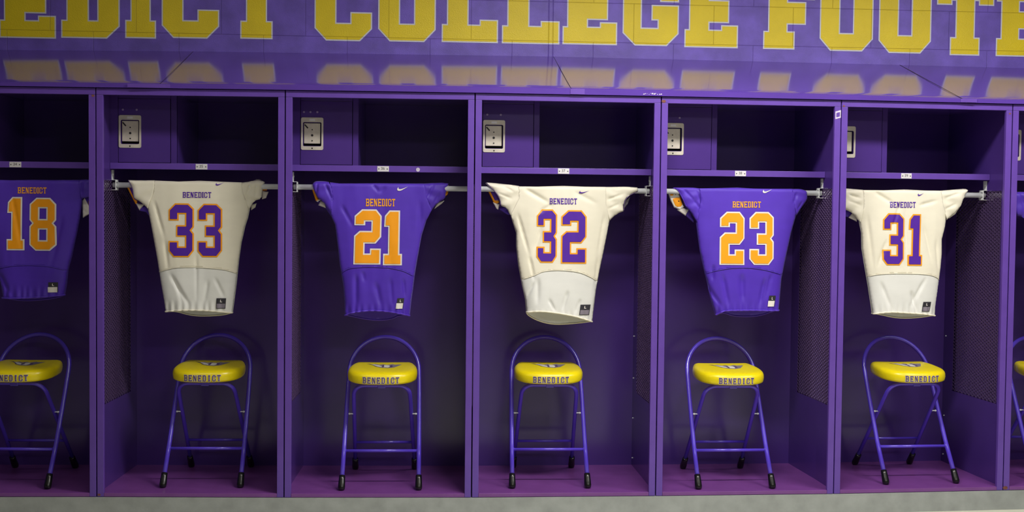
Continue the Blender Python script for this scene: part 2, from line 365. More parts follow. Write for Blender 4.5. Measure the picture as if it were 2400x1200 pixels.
def latch(parent, x0, x1, z0, z1, y):
    bm = bmesh.new(); t = .003
    cx = (x0 + x1) / 2; px0, px1, pz0, pz1 = x0 + .009, x1 - .009, z0 + .018, z1 - .023
    def rr(a0, a1, b0, b1, q):
        out = []
        for (cx_, cz_, st) in ((a1 - q, b0 + q, -90), (a1 - q, b1 - q, 0), (a0 + q, b1 - q, 90), (a0 + q, b0 + q, 180)):
            out += [(cx_ + q * math.cos(math.radians(st + 22.5 * k)), cz_ + q * math.sin(math.radians(st + 22.5 * k))) for k in range(5)]
        return out
    fill(bm, [rr(x0, x1, z0, z1, .008), rr(px0, px1, pz0, pz1, .007)], lambda u, v: Vector((u, y - t, v)))
    ex = bmesh.ops.extrude_face_region(bm, geom=list(bm.faces)); bmesh.ops.translate(bm, vec=(0, t, 0), verts=[g for g in ex['geom'] if isinstance(g, bmesh.types.BMVert)])
    r = mk('latch_plate', bm, 'latch', parent); r['label'] = 'brushed steel recessed latch plate'
    bm = bmesh.new(); d = .016                                       # pocket walls
    w_ = [bm.verts.new((a, y + dd, b)) for dd in (-.001, d) for (a, b) in ((px0, pz0), (px1, pz0), (px1, pz1), (px0, pz1))]
    for k in range(4): bm.faces.new((w_[k], w_[4 + k], w_[4 + (k + 1) % 4], w_[(k + 1) % 4]))
    mk('pocket', bm, 'dark', r, smooth='keep')
    bm = bmesh.new(); box(bm, px0 + .0042, px1 - .007, y + .006, y + d, pz0 + .014, pz1 - .0045); mk('lock_face', bm, 'latch', r, bevel=.002)
    bm = bmesh.new(); mx = (px0 + px1) / 2 - .001
    for zz, rr in ((pz0 + .083, .0032), (pz0 + .055, .0058), (pz0 + .028, .0035)): disc(bm, (mx, y + .0045, zz), rr, .002)
    disc(bm, (cx, y - t - .001, z0 + .008), .0036, .002)
    a = Vector((px0 + .008, y + .0045, pz1 - .012)); b_ = Vector((px0 + .024, y + .0045, pz1 - .03)); n = Vector((.6, 0, .5)) * .0042
    q = [bm.verts.new(a + n), bm.verts.new(b_ + n), bm.verts.new(b_ - n), bm.verts.new(a - n)]; bm.faces.new(q)
    mk('keyhole', bm, 'dark', r)
    bm = bmesh.new(); box(bm, cx - .014, cx + .014, y - t - .001, y - t, z1 - .017, z1 - .006); mk('maker_stamp', bm, 'plate', r, bevel=.0005)

def locker(i, number, label, jewels=2):
    x0, y0, x1, y1 = NX[i], NY[i], NX[i + 1], NY[i + 1]
    wd = math.hypot(x1 - x0, y1 - y0); t = empty('locker', (x0, y0, 0), math.atan2(y1 - y0, x1 - x0), label, 'locker', 'row of open purple lockers')
    g = .0028; a, b = g, wd - g; fw_ = .031
    for (u0, u1) in ((a, a + fw_), (b - fw_, b)):
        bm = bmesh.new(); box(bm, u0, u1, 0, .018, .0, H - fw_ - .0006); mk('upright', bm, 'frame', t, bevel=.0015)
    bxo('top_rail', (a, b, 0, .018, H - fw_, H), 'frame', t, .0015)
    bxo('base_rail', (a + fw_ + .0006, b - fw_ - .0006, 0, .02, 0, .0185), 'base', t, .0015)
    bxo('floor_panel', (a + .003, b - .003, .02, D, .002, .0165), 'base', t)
    bxo('top_panel', (a + .003, b - .003, .018, D, H - .006, H - .001), 'frame_shaded', t)
    bxo('back_panel', (a + .003, b - .003, D - .004, D, .0165, H - .006), 'frame_shaded', t)
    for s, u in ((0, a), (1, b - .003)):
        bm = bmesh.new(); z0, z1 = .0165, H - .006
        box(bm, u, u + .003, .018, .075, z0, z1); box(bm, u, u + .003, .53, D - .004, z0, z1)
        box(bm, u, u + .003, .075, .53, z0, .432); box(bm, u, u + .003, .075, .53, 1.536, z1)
        sp = mk('side_panel', bm, 'frame_shaded', t)
        o = bpy.data.objects.new('mesh_screen', LAT); COL.objects.link(o); o.parent = sp; o.location = (u + .0015, 0, 0); o['label'] = 'expanded steel mesh screen'
        if s and i >= 2:
            for zz in (.06, .28, .5, .73): bm = bmesh.new(); disc(bm, (u - .004, D - .03, zz), .0035, .005, 10, 'x'); mk('bolt', bm, 'steel', sp)
    bm = bmesh.new(); box(bm, a + .004, b - .004, .192, D - .005, 1.6195, 1.6225); box(bm, a + .004, b - .004, .19, .1918, 1.594, 1.6245); box(bm, a + .004, b - .004, .1918, .205, 1.594, 1.596)
    sh = mk('shelf', bm, 'frame', t, bevel=.0008)
    # number plate riveted on the shelf lip
    pc = .458 if i < 5 else .44
    pl = bxo('number_plate', (pc - .029, pc + .029, .1878, .1898, 1.5955, 1.6225), 'plate', t, .0015); pl['label'] = 'small pale number plate %s' % number if number else 'small pale number plate'
    for s in (-1, 1): bm = bmesh.new(); disc(bm, (pc + s * .021, .187, 1.6085), .0028, .001, 8); mk('rivet', bm, 'dark', pl)
    if number:
        me = textmesh(number, .019); me.materials.append(M['ink']); o = bpy.data.objects.new('plate_number', me); COL.objects.link(o); o.parent = pl; o.location = (pc - .001, .1874, 1.6102)
    # small locked compartment at the upper left
    dx0, dx1, dz0, dz1 = .048, .303, 1.6275, 1.942
    bm = bmesh.new()
    box(bm, a + .003, dx0 - .003, .194, .199, 1.6225, H - .006); box(bm, dx1 + .003, dx1 + .031, .194, .212, 1.6225, H - .006)
    box(bm, dx0 - .0015, dx1 + .0015, .194, .199, dz1 + .002, H - .006); box(bm, dx1 + .028, dx1 + .031, .199, D - .005, 1.6225, H - .006)
    lb = mk('lockbox', bm, 'frame_shaded', t, bevel=.001)
    px0, px1, pz0, pz1 = .050 + .011, .160 - .011, 1.699 + .020, 1.860 - .025
    bm = bmesh.new(); yd = .193
    box(bm, dx0, px0, yd, yd + .018, dz0, dz1); box(bm, px1, dx1, yd, yd + .018, dz0, dz1); box(bm, px0, px1, yd, yd + .018, dz0, pz0); box(bm, px0, px1, yd, yd + .018, pz1, dz1)
    dr = mk('lockbox_door', bm, 'frame_shaded', t)
    latch(dr, .050, .160, 1.699, 1.860, yd)
    xs_ = {2: (.070, .138), 3: (.064, .096, .130), 1: (.074,)}[jewels]
    for xx in xs_: bm = bmesh.new(); disc(bm, (xx, yd - .002, 1.887), .0052, .002, 10); mk('door_rivet', bm, 'rivet', dr)
    # hanging rod with its end brackets
    bm = bmesh.new(); tube(bm, [(a + .006, .235, 1.515), (b - .006, .235, 1.515)], .0135, 20); r = mk('hanging_rod', bm, 'steel', t, smooth=True); r['label'] = 'zinc plated hanging rod'
    for s, u in ((1, a + .003), (-1, b - .003)):
        bm = bmesh.new(); sx = lambda q: u + s * q
        def bb(q0, q1, y_0, y_1, z_0, z_1): box(bm, min(sx(q0), sx(q1)), max(sx(q0), sx(q1)), y_0, y_1, z_0, z_1)
        bb(0, .002, .218, .252, 1.541, 1.59); bb(0, .022, .212, .258, 1.539, 1.541); bb(0, .022, .212, .258, 1.489, 1.491)
        bb(.020, .022, .212, .222, 1.491, 1.539); bb(.020, .022, .248, .258, 1.491, 1.539); bb(.020, .022, .222, .248, 1.491, 1.5); bb(.020, .022, .222, .248, 1.53, 1.539)
        k = mk('rod_bracket', bm, 'steel', t, bevel=.0006); bm = bmesh.new(); disc(bm, (sx(.002), .235, 1.568), .005, s * .003, 8, 'x'); mk('screw', bm, 'steel', k)
    return t, wd
NUM = ['34', '35', '36', '37', '38', '39', None]
HOLD = ['plate 34 and purple jersey 18, cut by the left edge', 'number plate 35 and cream jersey 33 inside', 'number plate 36 and the purple jersey 21 hung in it',
        'number plate 37 and the cream jersey 32 hung in it', 'number plate 38 and the purple jersey 23 hung in it', 'number plate 39 and the cream jersey 31 hung in it',
        'only its left upright in view, at the right edge']
LK = []
for i in range(7):
    t, wd = locker(i, NUM[i], 'open purple metal locker with ' + HOLD[i], {2: 3, 5: 1}.get(i, 2)); LK.append((t, wd))
# marks on single lockers
bm = bmesh.new(); disc(bm, (.682 - .05, .1885, 1.607), .010, .0008, 14); mk('paint_smudge', bm, 'scuff', LK[2][0])
bm = bmesh.new()
fill(bm, [[(0, 0), (.028, .008), (.028, .046), (0, .038)], [(.005, .009), (.023, .014), (.023, .036), (.005, .031)]], lambda x, z: Vector((LK[4][1] - .031 + x, -.0006, 1.878 + z)))
o = mk('sticker_residue', bm, 'scuff', LK[4][0], smooth='keep'); o['label'] = 'torn white sticker outline'
for li, x, z, r in ((4, .012, 1.95, .011), (6, .012, .012, .013), (1, .012, .010, .008), (0, LK[0][1] - .012, 1.935, .008), (5, LK[5][1] - .016, 1.925, .006), (5, .012, 1.944, .006)):
    bm = bmesh.new(); pts = [(x + r * math.cos(k * .7) * (1 + .3 * noise.noise((k * 1.3, li, 0))), z + r * .7 * math.sin(k * .7)) for k in range(9)]
    fill(bm, [pts], lambda x, z: Vector((x, -.0007, z))); mk('rust_spot', bm, 'rust', LK[li][0], smooth='keep')

# ------------------------------------------------------------ sloping hoods over the lockers
HS = [-1.70, .31, 2.285, 4.27, 6.25]
def ny(x):
    for k in range(7):
        if NX[k] <= x <= NX[k + 1]: return NY[k] + (NY[k + 1] - NY[k]) * (x - NX[k]) / (NX[k + 1] - NX[k])
    return NY[0] if x < NX[0] else NY[-1]
FZ = [1.982, 1.991, 1.999, 1.991, 1.985]; BZ = [2.231, 2.2574, 2.2691, 2.2615, 2.248]
HL = ['sloping purple locker hood at the left edge of the row', 'sloping purple hood over the lockers with plates 35 and 36', 'sloping purple hood over the lockers with plates 37 and 38', 'sloping purple hood at the right end above locker plate 39']
for k in range(4):
    xa, xb = HS[k], HS[k + 1]; n = 10; bm = bmesh.new(); rows = []
    for j in range(n + 1):
        f = j / n; x = xa + (xb - xa) * f + (.001 if j == 0 else 0) - (.001 if j == n else 0); y = ny(x) - .014
        zf = FZ[k] + (FZ[k + 1] - FZ[k]) * f; zb = BZ[k] + (BZ[k + 1] - BZ[k]) * f
        bow = math.sin(math.pi * f) * .0015
        sec = [(y, 1.974), (y, zf + bow), (y + .002, zf + .0015 + bow)] + [(y + .002 + (YW - .003 - y) * q, zf + .0015 + (zb - zf) * q - .018 * q * (1 - q) ** 2 + bow * (1 - q)) for q in (.1, .2, .3, .4, .5, .6, .7, .8, .9, 1)] + [(YW - .001, 1.974)]
        rows.append([bm.verts.new((x, *s)) for s in sec])
    for a_, b_ in zip(rows, rows[1:]):
        for q in range(len(a_)): bm.faces.new((a_[q], b_[q], b_[(q + 1) % len(a_)], a_[(q + 1) % len(a_)]))
    bm.faces.new(rows[0]); bm.faces.new(rows[-1][::-1])
    hd = mk('locker_hood', bm, 'hood', smooth=True); hd.modifiers.new('edge', 'EDGE_SPLIT').split_angle = math.radians(25); tag(hd, HL[k], 'locker hood', 'sloping hoods above the lockers')
    if k:
        # splice cover over the seam on the front lip and its lap line up the slope
        w0, w1 = [(0, 0), (-.15, .05), (-.005, .065), (-.01, .075)][k]
        bm = bmesh.new(); yy = ny(xa) - .0155; zf = FZ[k]
        box(bm, xa + w0, xa + w1, yy - .0012, yy, 1.9745, zf + .0015); mk('splice_plate', bm, 'frame', hd, bevel=.0005)
        bm = bmesh.new()
        LW_ = [0, .0009, .0007, .0024][k]
        v = [bm.verts.new(p) for p in ((xa - LW_, yy + .004, zf + .0032), (xa + LW_, yy + .004, zf + .0032), (xa + LW_, YW - .003, BZ[k] + .0015), (xa - LW_, YW - .003, BZ[k] + .0015))]
        bm.faces.new(v); mk('lap_seam', bm, 'dark', hd, smooth='keep')
    if k == 2:
        bm = bmesh.new()
        for j in range(11):
            x = 2.642 + j * .0085 + random.uniform(-.002, .002); z = 1.984 + random.uniform(-.003, .003); r = random.uniform(.0015, .005)
            fill(bm, [[(x - r, z - r * .5), (x + r * .7, z - r * .7), (x + r, z + r * .5), (x - r * .3, z + r * .8)]], lambda x, z: Vector((x, ny(x) - .0148, z)))
        mk('paint_chip', bm, 'scuff', hd, smooth='keep')

# ------------------------------------------------------------ folding chairs
def seat_outline():
    h = [(0, 0), (.05, .002), (.095, .012), (.132, .034), (.158, .068), (.172, .11), (.176, .155), (.175, .195), (.171, .235), (.161, .275), (.152, .302), (.143, .3115), (.125, .313), (.06, .313), (0, .313)]
    pts = h + [(-x, y) for x, y in h[-2:0:-1]]; out = []
    n = len(pts)
    for i in range(n):
        p = [Vector(pts[(i + k) % n]) for k in (-1, 0, 1, 2)]
        for s in (0, .25, .5, .75):
            out.append(tuple(.5 * (2 * p[1] + (p[2] - p[0]) * s + (2 * p[0] - 5 * p[1] + 4 * p[2] - p[3]) * s * s + (3 * p[1] - 3 * p[2] + p[3] - p[0]) * s ** 3)))
    return out
SO = seat_outline()
# arc-length table running right from the front centre
def seat_pos(s):
    ring = SO if s >= 0 else [(-x, y) for x, y in SO]; L = abs(s); acc = 0
    for i in range(len(ring) - 1):
        a, b = Vector(ring[i]), Vector(ring[i + 1]); l = (b - a).length
        if acc + l >= L:
            p = a.lerp(b, (L - acc) / l); t = (b - a).normalized(); return p, Vector((t.y, -t.x)) if s >= 0 else Vector((-t.y, t.x))
        acc += l
def chair(label):
    t = empty('folding_chair', label=label, cat='chair', group='folding chairs standing in the lockers')
    arch = []
    for s in (-1,):
        arch += [(-.190, 0, .03), (-.188, .56 * .2, .2), (-.184, .56 * .42, .42), (-.182, .56 * .5, .5), (-.181, .56 * .545, .545)]
    for k in range(1, 24):
        a = math.pi - math.pi * k / 24; z = .545 + .172 * math.sin(a); arch.append((.181 * math.cos(a), z * .56, z))
    arch += [(-x, y, z) for x, y, z in arch[4::-1]]
    bm = bmesh.new(); tube(bm, arch, .0112, 14); ff = mk('front_frame', bm, 'chair', t, smooth=True); ff['label'] = 'bent violet tube forming the front legs and the arched back'
    k_ = .387 / .49; U = [(-.158, .450, .03), (-.150, .450 - .19 * k_, .22), (-.143, .450 - .38 * k_, .41)]
    cz, cyy = .452, lambda z: .450 - (z - .03) * k_
    for q in range(0, 9):
        a = math.pi - math.pi / 2 * q / 8; z = cz + .057 * math.sin(a); U.append((-.085 + .056 * math.cos(a), cyy(z), z))
    U += [(-x, y, z) for x, y, z in U[::-1]]
    bm = bmesh.new(); tube(bm, U, .0102, 14); mk('rear_frame', bm, 'chair', t, smooth=True)
    bm = bmesh.new(); tube(bm, [(-.188, .098, .174), (.188, .098, .174)], .0078, 12); tube(bm, [(-.19, .098, .174), (-.177, .098, .174)], .0118, 12); tube(bm, [(.177, .098, .174), (.19, .098, .174)], .0118, 12)
    mk('front_crossbar', bm, 'chair', t, smooth=True)
    zr = .17; bm = bmesh.new(); tube(bm, [(-.151, cyy(zr), zr), (.151, cyy(zr), zr)], .0068, 12); mk('rear_crossbar', bm, 'chair', t, smooth=True)
    for (x, y, tx, ty) in ((-.190, 0, .01, .56), (.190, 0, -.01, .56), (-.158, .450, .04, -.79), (.158, .450, -.04, -.79)):
        bm = bmesh.new(); ax = Vector((tx, ty, 1)).normalized(); p = Vector((x, y, .004)) - ax * .004
        prof = [(0, .004), (.002, .0125), (.006, .0165), (.015, .0180), (.03, .0172), (.05, .0158), (.066, .0150), (.067, .0105)]
        pts = [Vector((x, y, .0)) + Vector((ax.x * h / ax.z, ax.y * h / ax.z, h)) - Vector((ax.x * .03, ax.y * .03, 0)) for h, r in prof]
        tube(bm, pts, [r for h, r in prof], 18); mk('rubber_foot', bm, 'rubber', t, smooth=True)
    for s in (-1, 1):
        bm = bmesh.new(); tube(bm, [(s * .150, .56 * .345, .345), (s * .176, .56 * .345, .345)], .0028, 8); tube(bm, [(s * .1665, .56 * .345 - .002, .345), (s * .1715, .56 * .345 - .002, .345)], .005, 10); mk('pivot_rivet', bm, 'steel', t, smooth=True)
    zb, zt = .520, .579
    bm = bmesh.new(); prof = [(-.010, 0), (-.002, .004), (0, .012), (.0012, .024), (.0005, .036), (-.003, .045), (-.010, .052), (-.022, .0565), (-.04, .058), (-.08, .0588)]
    rings = []
    cx_, cy_ = 0, .155
    for off, z in prof:
        r = []
        for (x, y) in SO:
            v = Vector((x - cx_, y - cy_)); L = v.length; v = v * ((L + off - .002) / L); r.append(bm.verts.new((cx_ + v.x, cy_ + v.y, zb + z + .07 * (cy_ + v.y))))
        rings.append(r)
    n = len(SO)
    for a, b in zip(rings, rings[1:]):
        for k in range(n): bm.faces.new((a[k], a[(k + 1) % n], b[(k + 1) % n], b[k]))
    bm.faces.new(rings[0][::-1]); bm.faces.new(rings[-1])
    st = mk('seat', bm, 'vinyl', t, smooth=True); st['label'] = 'thick yellow vinyl seat cushion reading BENEDICT'
    bm = bmesh.new(); box(bm, -.02, .02, .06, .10, .496, .521); mk('seat_bracket', bm, 'chair', t, bevel=.003)
    pm = bmesh.new()
    pts = [(seat_pos(.176 * 0 + s)[0]) for s in (0,)]
    ring = [(x * .995, y * .995 + .0008, zb + .03) for (x, y) in SO]
    # printed word wrapped round the front of the cushion
    word = 'BENEDICT'; W = .186; hh = .031; gap = W / 8
    bm = bmesh.new()
    def side(x, z):
        p, nrm = seat_pos(x); off = .0024
        return Vector((p.x + nrm.x * off, p.y + nrm.y * off, zb + z + .07 * p.y))
    def side2(x, z):
        p, nrm = seat_pos(x); return Vector((p.x + nrm.x * .0031, p.y + nrm.y * .0031, zb + z + .07 * p.y))
    for k, ch in enumerate(word):
        lw = gap * (.74 if ch != 'I' else .42); x = -W / 2 + k * gap + (gap - lw) / 2
        lp = place(GL[ch](.27 if ch != 'I' else .6, .15), x, .008, lw, hh)
        fill(bm, inset(lp, -.0014), side, st=.006, mi=0); fill(bm, lp, side2, st=.006, mi=1)
    mk('seat_lettering', bm, ['vwhite', 'vink'], st, smooth='keep')
    # printed emblem on the cushion top: pale swirl of curved strokes
    bm = bmesh.new(); zt_ = zb + .0593
    def blob(c, mi, dz):
        fill(bm, [c], lambda x, y: Vector((x, y, zt_ + dz + .07 * y)), mi=mi)
    blob([(-.088, .240), (-.055, .205), (-.035, .165), (-.005, .138), (.03, .130), (.06, .148), (.078, .185), (.095, .222), (.06, .218), (.045, .230), (.02, .208), (.0, .226), (-.02, .212), (-.04, .232), (-.06, .222)], 2, 0)
    blob([(-.066, .222), (-.046, .196), (-.026, .165), (-.004, .150), (-.006, .172), (-.02, .196), (-.04, .212)], 0, .0004)
    blob([(.004, .148), (.028, .140), (.036, .165), (.03, .196), (.012, .204), (-.002, .196), (.008, .174)], 0, .0004)
    blob([(.044, .150), (.062, .170), (.074, .206), (.052, .208), (.042, .196), (.05, .176)], 2, .0004)
    blob([(-.082, .234), (-.056, .204), (-.036, .168), (-.030, .170), (-.050, .208), (-.068, .230)], 1, .0004)
    blob([(-.002, .202), (-.004, .165), (.002, .152), (.006, .172), (.004, .200)], 1, .0005)
    blob([(.038, .196), (.036, .160), (.046, .150), (.050, .172), (.046, .196)], 1, .0005)
    mk('seat_emblem', bm, ['vwhite', 'vink', 'vgrey'], st, smooth='keep')
    return t
FEET = [((-.643, .212), (-.2652, .180)), ((.295, .161), (.6704, .1415)), ((1.1793, .0735), (1.5542, .0629)), ((2.0243, .0856), (2.4047, .084)), ((2.9605, .0186), (3.3398, .0396)), ((3.956, .106), (4.3396, .1431)), ((4.775, .243), (5.14, .28))]
CL = ['violet folding chair with yellow seat cut by the left edge, under the purple 18 jersey', 'violet folding chair with yellow seat under the cream 33 jersey', 'violet folding chair with yellow seat under the purple 21 jersey',
      'violet folding chair with yellow seat under the cream 32 jersey', 'violet folding chair with yellow seat under the purple 23 jersey', 'violet folding chair with yellow seat under the cream 31 jersey', 'violet folding chair mostly cut off by the right edge']
def copy_tree(o, parent=None):
    c = o.copy(); COL.objects.link(c); c.parent = parent
    for ch in list(o.children): copy_tree(ch, c)
    return c
proto = chair(CL[0])
chairs = [proto] + [copy_tree(proto) for _ in range(6)]
YR = [-3, -1.6, -.9, -.8, .7, 2.2, 1]; CYY = [.150, .146, .068, .085, .045, .125, .150]
for c, (l, r), lab, yr, cyv in zip(chairs, FEET, CL, YR, CYY):
    c.location = ((l[0] + r[0]) / 2 + (.006 if cyv == .150 else .002), cyv, .0172); c.rotation_euler = (0, 0, math.radians(yr)); c['label'] = lab

# ------------------------------------------------------------ jerseys
def seg_d(px, pz, a, b):
    dx, dz = b[0] - a[0], b[1] - a[1]; L = dx * dx + dz * dz
    t = 0 if L == 0 else max(0, min(1, ((px - a[0]) * dx + (pz - a[1]) * dz) / L))
    return math.hypot(px - a[0] - t * dx, pz - a[1] - t * dz), t
def smooth_poly(l, k=2):
    for _ in range(k):
        r = []
        for i in range(len(l)):
            a, b, c = Vector(l[i - 1]), Vector(l[i]), Vector(l[(i + 1) % len(l)])
            if (b - a).normalized().dot((c - b).normalized()) < .3: r.append(tuple(b)); continue
            r.append(tuple(b.lerp(a, .25))); r.append(tuple(b.lerp(c, .25)))
        l = r
    return l
def jersey(i, label, white, top, right, hem, left, lsleeve, rsleeve, seam, backhem, creases, cuffs=(), text=None, digits=(), swoosh=None, tagp=None, rears=(), seed=0):
    """all outlines are the garment's own shape, listed as where each bend of cloth hangs; i = which locker's rod it hangs on"""
    lk, wd = LK[i]; Y = lk.location.y + .222
    W = lambda p: (lambda v: (v.x, v.z))(at(p[0], p[1], Y))
    cx = at(sum(p[0] for p in top) / len(top), 0, Y).x
    # local rod position at the garment's middle
    Y = lk.location.y + (cx - NX[i]) * math.sin(lk.rotation_euler.z) + .222
    zrod = 1.515
    root = empty('football_jersey', (cx, Y, zrod), 0, label, 'jersey', 'football jerseys hung on the locker rods')
    inv = lambda v: v - Vector((cx, Y, zrod))
    top, right, hem, left, lsleeve, rsleeve, backhem = [[W(p) for p in q] for q in (top, right, hem, left, lsleeve, rsleeve, backhem)]
    seam = [W(p) for p in seam]; cre = [(W(a), W(b), wd_, dp) for a, b, wd_, dp in creases]
    def soften(l):
        for _ in range(2):
            l = [l[0]] + [q for a, b in zip(l, l[1:]) for q in ((a[0] * .75 + b[0] * .25, a[1] * .75 + b[1] * .25), (a[0] * .25 + b[0] * .75, a[1] * .25 + b[1] * .75))] + [l[-1]]
        return l
    hem = soften([right[-1]] + hem + [left[0]])[1:-1]; backhem = soften([right[-1]] + backhem + [left[0]])[1:-1]
    body = top + right + hem + left
    arm = min([p[1] for p in (lsleeve or rsleeve)] + [p[1] for p in (rsleeve or lsleeve)]) + .004
    sides = [e for e in list(zip(right, right[1:])) + list(zip(left, left[1:])) if (e[0][1] + e[1][1]) / 2 < arm]
    ztop = max(p[1] for p in top)
    def rnd(d, r): 
        q = min(1, d / r); return math.sqrt(max(0, 1 - (1 - q) ** 2))
    def base(x, z, edges, b, r):
        d = min(seg_d(x, z, a, c)[0] for a, c in edges)
        y = -b * rnd(d, r)
        dt = max(0, ztop - z)
        y += .022 * (1 - rnd(dt, .018))
        for a, c, w_, dp in cre:
            dd, t = seg_d(x, z, a, c); y += 1.7 * dp * math.exp(-(dd / w_) ** 2) * (1 - .4 * t) * max(0, min(1, t * 4 + .05, (1 - t) * 3 + .1))
        y += .005 * noise.noise((x * 9 + seed, z * 3, seed)) + .0016 * noise.noise((x * 28 + seed, z * 7, 3))
        return y
    zlo = min(p[1] for p in hem)
    def fbody(x, z, off=0):
        f = min(1, max(0, (ztop - z) / (ztop - zlo)))
        gather = .0065 * math.sin(x * 190 + 2 * noise.noise((x * 20, seed, 0))) * max(0, 1 - (z - zlo) / .07) * max(0, min(1, (z - zlo) / .02)) if z - zlo < .07 else 0
        return inv(Vector((x, Y + base(x, z, sides, .016 + .020 * f, .10) + gather - off, z)))
    mb, ml = ('cream', 'cream2') if white else ('purple', 'purple2')
    # body above and below the curved seam
    sL, sR = seam[0], seam[-1]
    def split(edge, z):       # top-down ordered edge -> part above, part below
        up_, dn = [], []
        for k, p in enumerate(edge): (up_ if p[1] > z else dn).append(p)
        return up_, dn
    ru, rd = split(right, sR[1]); lu, ld = split(left[::-1], sL[1])
    def xat(edge, z):
        for a, b in zip(edge, edge[1:]):
            if (a[1] - z) * (b[1] - z) <= 0 and a[1] != b[1]: return a[0] + (b[0] - a[0]) * (z - a[1]) / (b[1] - a[1])
        return edge[0][0]
    pr = (xat(right, sR[1]), sR[1]); pL = (xat(left, sL[1]), sL[1])
    mids = seam[1:-1] if len(seam) > 2 else []
    seamline = [pL] + mids + [pr]
    # denser, rounded seam line
    sl = []
    for k in range(len(seamline) - 1):
        a, b = Vector(seamline[k]), Vector(seamline[k + 1]); sl += [tuple(a.lerp(b, q / 4)) for q in range(4)]
    sl.append(seamline[-1])
    for _ in range(2): sl = [sl[0]] + [((sl[k - 1][0] + 2 * sl[k][0] + sl[k + 1][0]) / 4, (sl[k - 1][1] + 2 * sl[k][1] + sl[k + 1][1]) / 4) for k in range(1, len(sl) - 1)] + [sl[-1]]
    upper = top + ru + sl[::-1] + lu[::-1]
    lower = sl + rd + hem + ld[::-1]
    def cloth(name, poly, fn, m, st=.0075, th=.0012, par=root):
        bm = bmesh.new(); fill(bm, [poly], fn, st=st); o = mk(name, bm, m, par, smooth='keep')
        for p in o.data.polygons: p.use_smooth = True
        if th: s = o.modifiers.new('cloth thickness', 'SOLIDIFY'); s.thickness = th; s.offset = -1
        return o
    fp = cloth('front_panel', upper, fbody, mb)
    lp = cloth('lower_panel', lower, lambda x, z: fbody(x, z, -.0008), ml)
    # raised seam and hem bands
    bm = bmesh.new(); tube(bm, [fbody(x, z, .0012) for x, z in sl], .0021, 6); mk('panel_seam', bm, mb, fp, smooth=True)
    hl = [rd[-1] if rd else right[-1]] + hem + [left[0]]
    hl2 = []
    for k in range(len(hl) - 1):
        a, b = Vector(hl[k]), Vector(hl[k + 1]); hl2 += [tuple(a.lerp(b, q / 6)) for q in range(6)]
    band = [(x, z) for x, z in hl2] ; 
    bm = bmesh.new(); tube(bm, [fbody(x, z + .003, .0012) for x, z in hl2], .0042, 8); mk('hem', bm, mb, lp, smooth=True)
    # back of the garment, seen below the front hem
    def fback(x, z):
        f = min(1, max(0, (ztop - z) / (ztop - zlo))); d = min(seg_d(x, z, a, c)[0] for a, c in bs)
        return inv(Vector((x, Y + .006 + (.012 + .03 * f) * rnd(d, .10) + .0015 * noise.noise((x * 20, z * 8, seed + 9)), z)))
    backp = top + right + backhem + left; bs = sides
    cloth('back_panel', backp, fback, mb if not white else ml, st=.014)
    bm = bmesh.new(); bh = [right[-1]] + backhem + [left[0]]; bh2 = []
    for k in range(len(bh) - 1):
        a, b = Vector(bh[k]), Vector(bh[k + 1]); bh2 += [tuple(a.lerp(b, q / 4)) for q in range(4)]
    tube(bm, [fback(x, z + .003) for x, z in bh2], .0036, 8); mk('back_hem', bm, mb, root, smooth=True)
    # sleeves
    for sl_, sg in ((lsleeve, -1), (rsleeve, 1)):
        if not sl_: continue
        ed = list(zip(sl_, sl_[1:])) + [(sl_[-1], sl_[0])]
        xs_ = [p[0] for p in sl_]; xin = max(xs_) if sg < 0 else min(xs_)
        bed = list(zip(body, body[1:])) + [(body[-1], body[0])]
        nb_ = lambda p: min(seg_d(p[0], p[1], a, c)[0] for a, c in bed) < .011
        n_out = [e for e in ed if not (nb_(e[0]) and nb_(e[1]))] or ed
        def fs(x, z, off=0):
            d = min(seg_d(x, z, a, c)[0] for a, c in n_out)
            y = -.002 - .014 * rnd(d, .03) + .02 * (1 - rnd(max(0, ztop + .004 - z), .016))
            # pleats fanning from the shoulder
            ang = math.atan2(z - (ztop + .02), (x - xin) * sg + .16)
            y += .0022 * math.sin(ang * 26 + seed * 2 + sg) * min(1, abs(x - xin) / .03)
            for a, c, w_, dp in cre:
                dd, t = seg_d(x, z, a, c); y += dp * math.exp(-(dd / w_) ** 2) * max(0, min(1, t * 4 + .05, (1 - t) * 3 + .1))
            return inv(Vector((x, Y + y - off, z)))
        so = cloth('sleeve', smooth_poly(sl_, 1), fs, mb, st=.006)
        for cp in cuffs:
            cw = [W(p) for p in cp]
            if (cw[0][0] < cx) != (sg < 0): continue
            cs = soften(cw); bm = bmesh.new(); tube(bm, [fs(x, z, .001) for x, z in cs], .0022, 6); mk('cuff', bm, 'vink' if white else 'purple2', so, smooth=True)
    for poly, m_, dy in rears:
        pw = [W(p) for p in poly]
        edr = list(zip(pw, pw[1:])) + [(pw[-1], pw[0])]
        def fr_(x, z): 
            d = min(seg_d(x, z, a, c)[0] for a, c in edr)
            return inv(Vector((x, Y + dy - .006 * rnd(d, .01) + .002 * noise.noise((x * 60, z * 60, seed)), z)))
        o = cloth('rear_sleeve' if m_ in ('purple', 'cream') else 'sleeve_patch', pw, fr_, m_, st=.004, th=.001)
        o['label'] = {'orange': 'orange sleeve trim behind the rod', 'pale': 'white cuff piece behind the rod'}.get(m_, 'back of the sleeve behind the rod')
